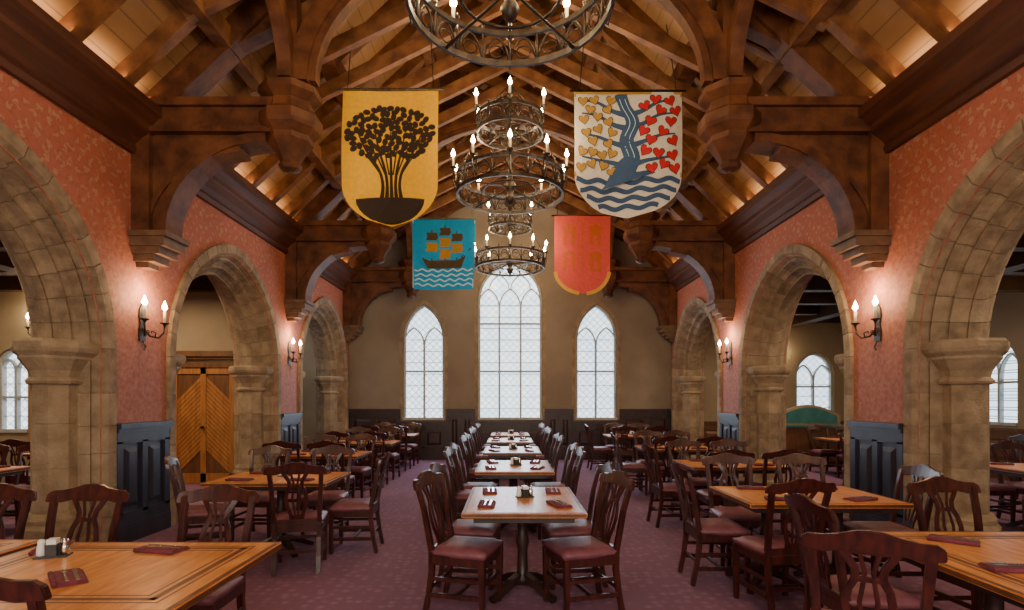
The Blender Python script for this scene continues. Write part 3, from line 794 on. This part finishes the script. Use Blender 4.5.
# left front
T(-1.92,2.60,1.30,1.05,True,True,[(.10,.33,1.2),(-.02,-.14,1.0),(-.50,.36,.3)],0,(-.38,.22))
T(-3.27,2.66,1.28,1.05,True,True,[(.25,.25,1.2)])
C(-1.85,3.26,'S',.02); C(-2.70,3.28,'S',.02); C(-1.76,2.12,'N',.02); C(-3.3,3.3,'S')
# right front
T(2.72,2.80,1.30,1.15,True,True,[(-.38,-.2,1.2),(-.25,.32,1.0),(.3,.2,1.2)])
C(1.66,2.62,-.5,.02); C(2.02,3.22,'E',.03); C(3.05,3.62,'S'); C(3.6,2.9,'W')
# right row
T(2.45,4.70,1.25,.90)
C(2.0,4.22,.12,.02); C(1.78,4.85,-PI/2,.05); C(3.14,4.72,'W'); C(2.9,5.35,'S'); C(2.2,5.40,'S')
for y in(7.0,9.3,12.6):
    x=2.75; T(x,y,1.2,.85)
    for t in(-.3,.3): C(x+t,y-.5,'N',.15); C(x+t,y+.5,'S',.15)
    C(x-.72,y,'E')
# aisles
for x,y in((-6.3,3.6),(-6.3,6.3),(-6.6,8.6),(6.3,4.2),(6.3,6.6),(6.3,9.0),(7.0,11.4),(-8.3,6.8),(8.4,8.0)):
    T(x,y,1.2,.85,False,True)
    for t in(-.3,.3): C(x+t,y-.5,'N'); C(x+t,y+.5,'S')
# serving counter (right aisle)
mb=MB()
f=lambda a,b,d:(6.95+a,12.95+d,b)
mb.prism([(-.75,0),(.75,0),(.75,.95),(-.75,.95)],f,0,.5,1)
mb.prism([(-.78,.92),(.78,.92),(.78,.97),(-.78,.97)],f,-.04,.54,0)
P=[(-.75,.97)]+[(-.75+1.5*i/12,1.2+.24*math.sin(PI*i/12)) for i in range(13)]+[(.75,.97)]
mb.prism(P,f,.1,.16,2)
P=[(-.66,1.02)]+[(-.66+1.32*i/12,1.18+.2*math.sin(PI*i/12)) for i in range(13)]+[(.66,1.02)]
mb.prism(P,f,.085,.1,0)
mb.obj('serving_counter',[M_teal,M_pand,M_cream])
# ---------------------------------------------------------------- lights
def area(name,loc,rot,sx,sy,e,col):
    l=bpy.data.lights.new(name,'AREA'); l.shape='RECTANGLE'; l.size=sx; l.size_y=sy; l.energy=e; l.color=col
    o=bpy.data.objects.new(name,l); o.location=loc; o.rotation_euler=rot; scene.collection.objects.link(o); return o
for sg in(-1,1):
    area('cornice_uplight',(sg*3.98,5.8,4.86),(PI,sg*.7,0),.12,17,75,(1,.66,.36))
for y in(1.5,5.6,9.0):
    area('aisle_ceiling_light',(-6.0,y,3.42),(0,0,0),.5,.5,50,(1,.74,.46))  # area lights added to brighten the left aisle, no fixtures
area('aisle_ceiling_light',(-8.4,8.8,3.42),(0,0,0),.5,.5,45,(1,.78,.5))  # extra fill added to lift the outer left aisle
for y in(1.5,5.0,8.6,12.2):
    area('aisle_ceiling_light',(6.0,y,3.42),(0,0,0),.5,.5,50,(1,.76,.50))  # right aisle fill, added without fixtures
area('aisle_ceiling_light',(-7.5,12.5,3.5),(0,0,0),.5,.5,30,(.9,.95,1))  # added fill behind the partition
area('aisle_ceiling_light',(-5.1,12.7,3.6),(0,0,0),.15,2.5,30,(.9,.95,1))  # added strip of fill beside the louvers
for uc,a,si,sp,c in WIN:
    area('window_daylight',(uc,YB-.06,(si+sp)/2+.1),(-PI/2,0,0),a*1.8,sp-si,36 if a<.6 else 85,(.72,.84,1))
    area('window_daylight',(uc,YF+.06,(si+sp)/2+.1),(PI/2,0,0),a*1.8,sp-si,95 if a<.6 else 165,(1,.84,.68))  # added warm fill from behind the camera, set at the front wall
w=bpy.data.worlds.new('World'); scene.world=w; w.use_nodes=True
w.node_tree.nodes['Background'].inputs[0].default_value=(.7,.8,1,1); w.node_tree.nodes['Background'].inputs[1].default_value=.5
# ---------------------------------------------------------------- camera
cam=bpy.data.cameras.new('Camera'); cam.sensor_width=36; cam.lens=560/1024*36; cam.shift_y=(400-305)/1024; cam.shift_x=(512-510)/1024
co=bpy.data.objects.new('Camera',cam); co.location=(0,0,1.55); co.rotation_euler=(PI/2,0,0); scene.collection.objects.link(co); scene.camera=co
